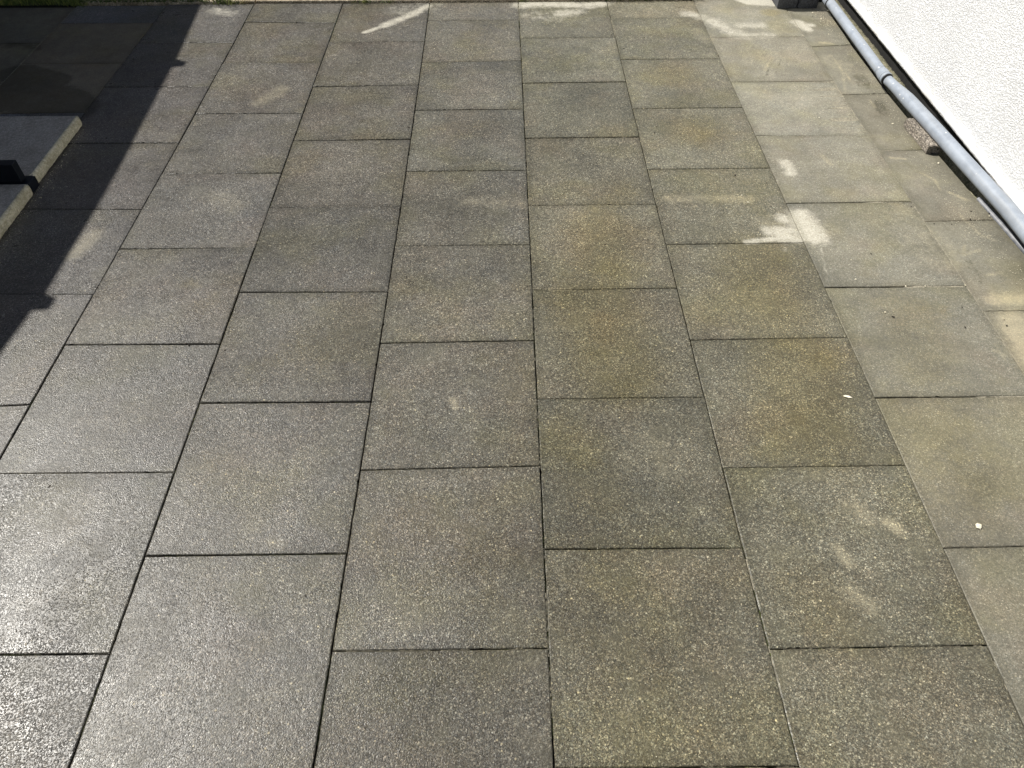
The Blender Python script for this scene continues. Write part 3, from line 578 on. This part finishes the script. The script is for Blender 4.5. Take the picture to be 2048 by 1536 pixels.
# clipped hedge added out of view to block sky, darkening reflections in the shaded corner
hv = []; hf = []
for _ in range(16000):
    x, y, z = random.uniform(-6, 1.1), random.uniform(6.35, 7.15), random.uniform(0, 2.5)
    side = random.random()
    if side < .6: y = 6.4 + abs(random.gauss(0, .06))
    elif side < .75: z = 2.45 - abs(random.gauss(0, .05))
    u = Vector((random.gauss(0, 1), random.gauss(0, 1), random.gauss(0, 1))).normalized() * random.uniform(.018, .035); v = u.orthogonal().normalized() * u.length * .55
    p = Vector((x, y, z)); i = len(hv); hv += [p - u, p + v, p + u, p - v]; hf.append((i, i + 1, i + 2, i + 3))
hd = empty('sky_blocker_hedge', (-2.45, 6.8, 0)); tag(hd, 'added leafy screen beyond the lawn, out of view, blocking the sky', 'sky_blocker_hedge')
g = N('blocker_leaf'); M['leaf'] = g.out(g.mix(g.range(g.noise(g.pos(), 12, 4), .3, .7), (.02, .045, .010), (.07, .11, .025)), .5)
mesh_obj('blocker_foliage', [(a[0] + 2.45, a[1] - 6.8, a[2]) for a in hv], hf, M['leaf'], hd)
bm_obj('blocker_core', box_bm(-3.5, 3.5, -.3, .3, .0, 2.38, .05), M['soil'], hd)

# ---------------------------------------------------------------- small things lying on the slabs
def crumb(name, x, y, r, mat, lab, cat, group, flat=.5, st=1.0, rot=None):
    bm = bmesh.new(); bmesh.ops.create_icosphere(bm, subdivisions=1, radius=r)
    for v in bm.verts: v.co *= random.uniform(.75, 1.2); v.co.z *= flat; v.co.x *= st
    o = bm_obj(name, bm, M[mat], loc=(x, y, r * flat * .75 + .0005)); o.rotation_euler.z = random.uniform(0, 3) if rot is None else rot
    return tag(o, lab, cat, group)
bm = bmesh.new(); pr = [(-.014, 0), (-.007, .004), (.002, .0045), (.013, .001), (.003, -.004), (-.008, -.004)]
vs = [bm.verts.new((a, b, .0012 + .0016 * abs(b) / .004)) for a, b in pr]; f = bm.faces.new(vs)
ex = bmesh.ops.extrude_face_region(bm, geom=[f]); [setattr(v.co, 'z', v.co.z + .0006) for v in ex['geom'] if isinstance(v, bmesh.types.BMVert)]
o = bm_obj('petal', bm, M['petal'], loc=(2.922, .997, .001)); o.rotation_euler.z = -.35
tag(o, 'single pale petal lying on the olive slab', 'petal')
crumb('stone_chip', 3.118, .554, .009, 'pale_crumb', 'pale yellowish stone chip on the slab at the right edge', 'stone', None, .35, 1.0, .4)
def where(x, y):
    c = COLS[-1]
    for q in COLS:
        if line_x(q[1], y) <= x < line_x(q[2], y): c = q
    i = [q[0] for q in COLS].index(c[0]); js = c[3]; r = sum(1 for j in js[1:-1] if j[0] > y)
    return '%s slab from lawn, %s row from pipe' % (ORD[r], ORD[len(COLS) - 1 - i])
def dark_label(x, y): return 'tiny dark crumb on ' + where(x, y)
def pale_label(x, y): return 'tiny whitish crumb on ' + where(x, y)
for x, y, r, st in DARK:
    crumb('dark_crumb', x, y, r * .58, 'dark_crumb', dark_label(x, y), 'crumb', 'dark crumbs scattered on the slabs', .5, st)
for x, y, r, st in PALE:
    crumb('pale_crumb', x, y, r * .75, 'pale_crumb', pale_label(x, y), 'crumb', 'pale crumbs scattered on the slabs', .5, st)
# loose grit: along the wall-side slabs and beside the raised slabs
vs = []; fs = []
def grit(x, y, r):
    i = len(vs); z = .001
    for a in range(5): q = a * 1.2566 + random.random() * .6; vs.append((x + math.cos(q) * r, y + math.sin(q) * r, z))
    vs.append((x, y, z + r)); fs.extend([(i + a, i + (a + 1) % 5, i + 5) for a in range(5)])
for _ in range(520):
    y = random.uniform(1.1, 3.8); x = 3.70 - abs(random.gauss(0, .05)) + .05 * max(0, 2.2 - y); grit(x, y, random.uniform(.0007, .0019))
for _ in range(260): grit(random.gauss(3.66, .035), random.gauss(1.88, .10), random.uniform(.0007, .0017))
for _ in range(90): grit(random.gauss(3.66, .02), random.gauss(3.73, .06), random.uniform(.001, .0026))
for _ in range(150): grit(.045 + abs(random.gauss(0, .03)), random.uniform(1.6, 2.65), random.uniform(.0008, .002))
for _ in range(300): grit(random.uniform(.0, 3.7), random.uniform(0, 3.9), random.uniform(.0006, .0013))
tag(mesh_obj('grit', vs, fs, M['pale_crumb']), 'fine pale grit scattered over the slabs near the wall', 'grit', kind='stuff')
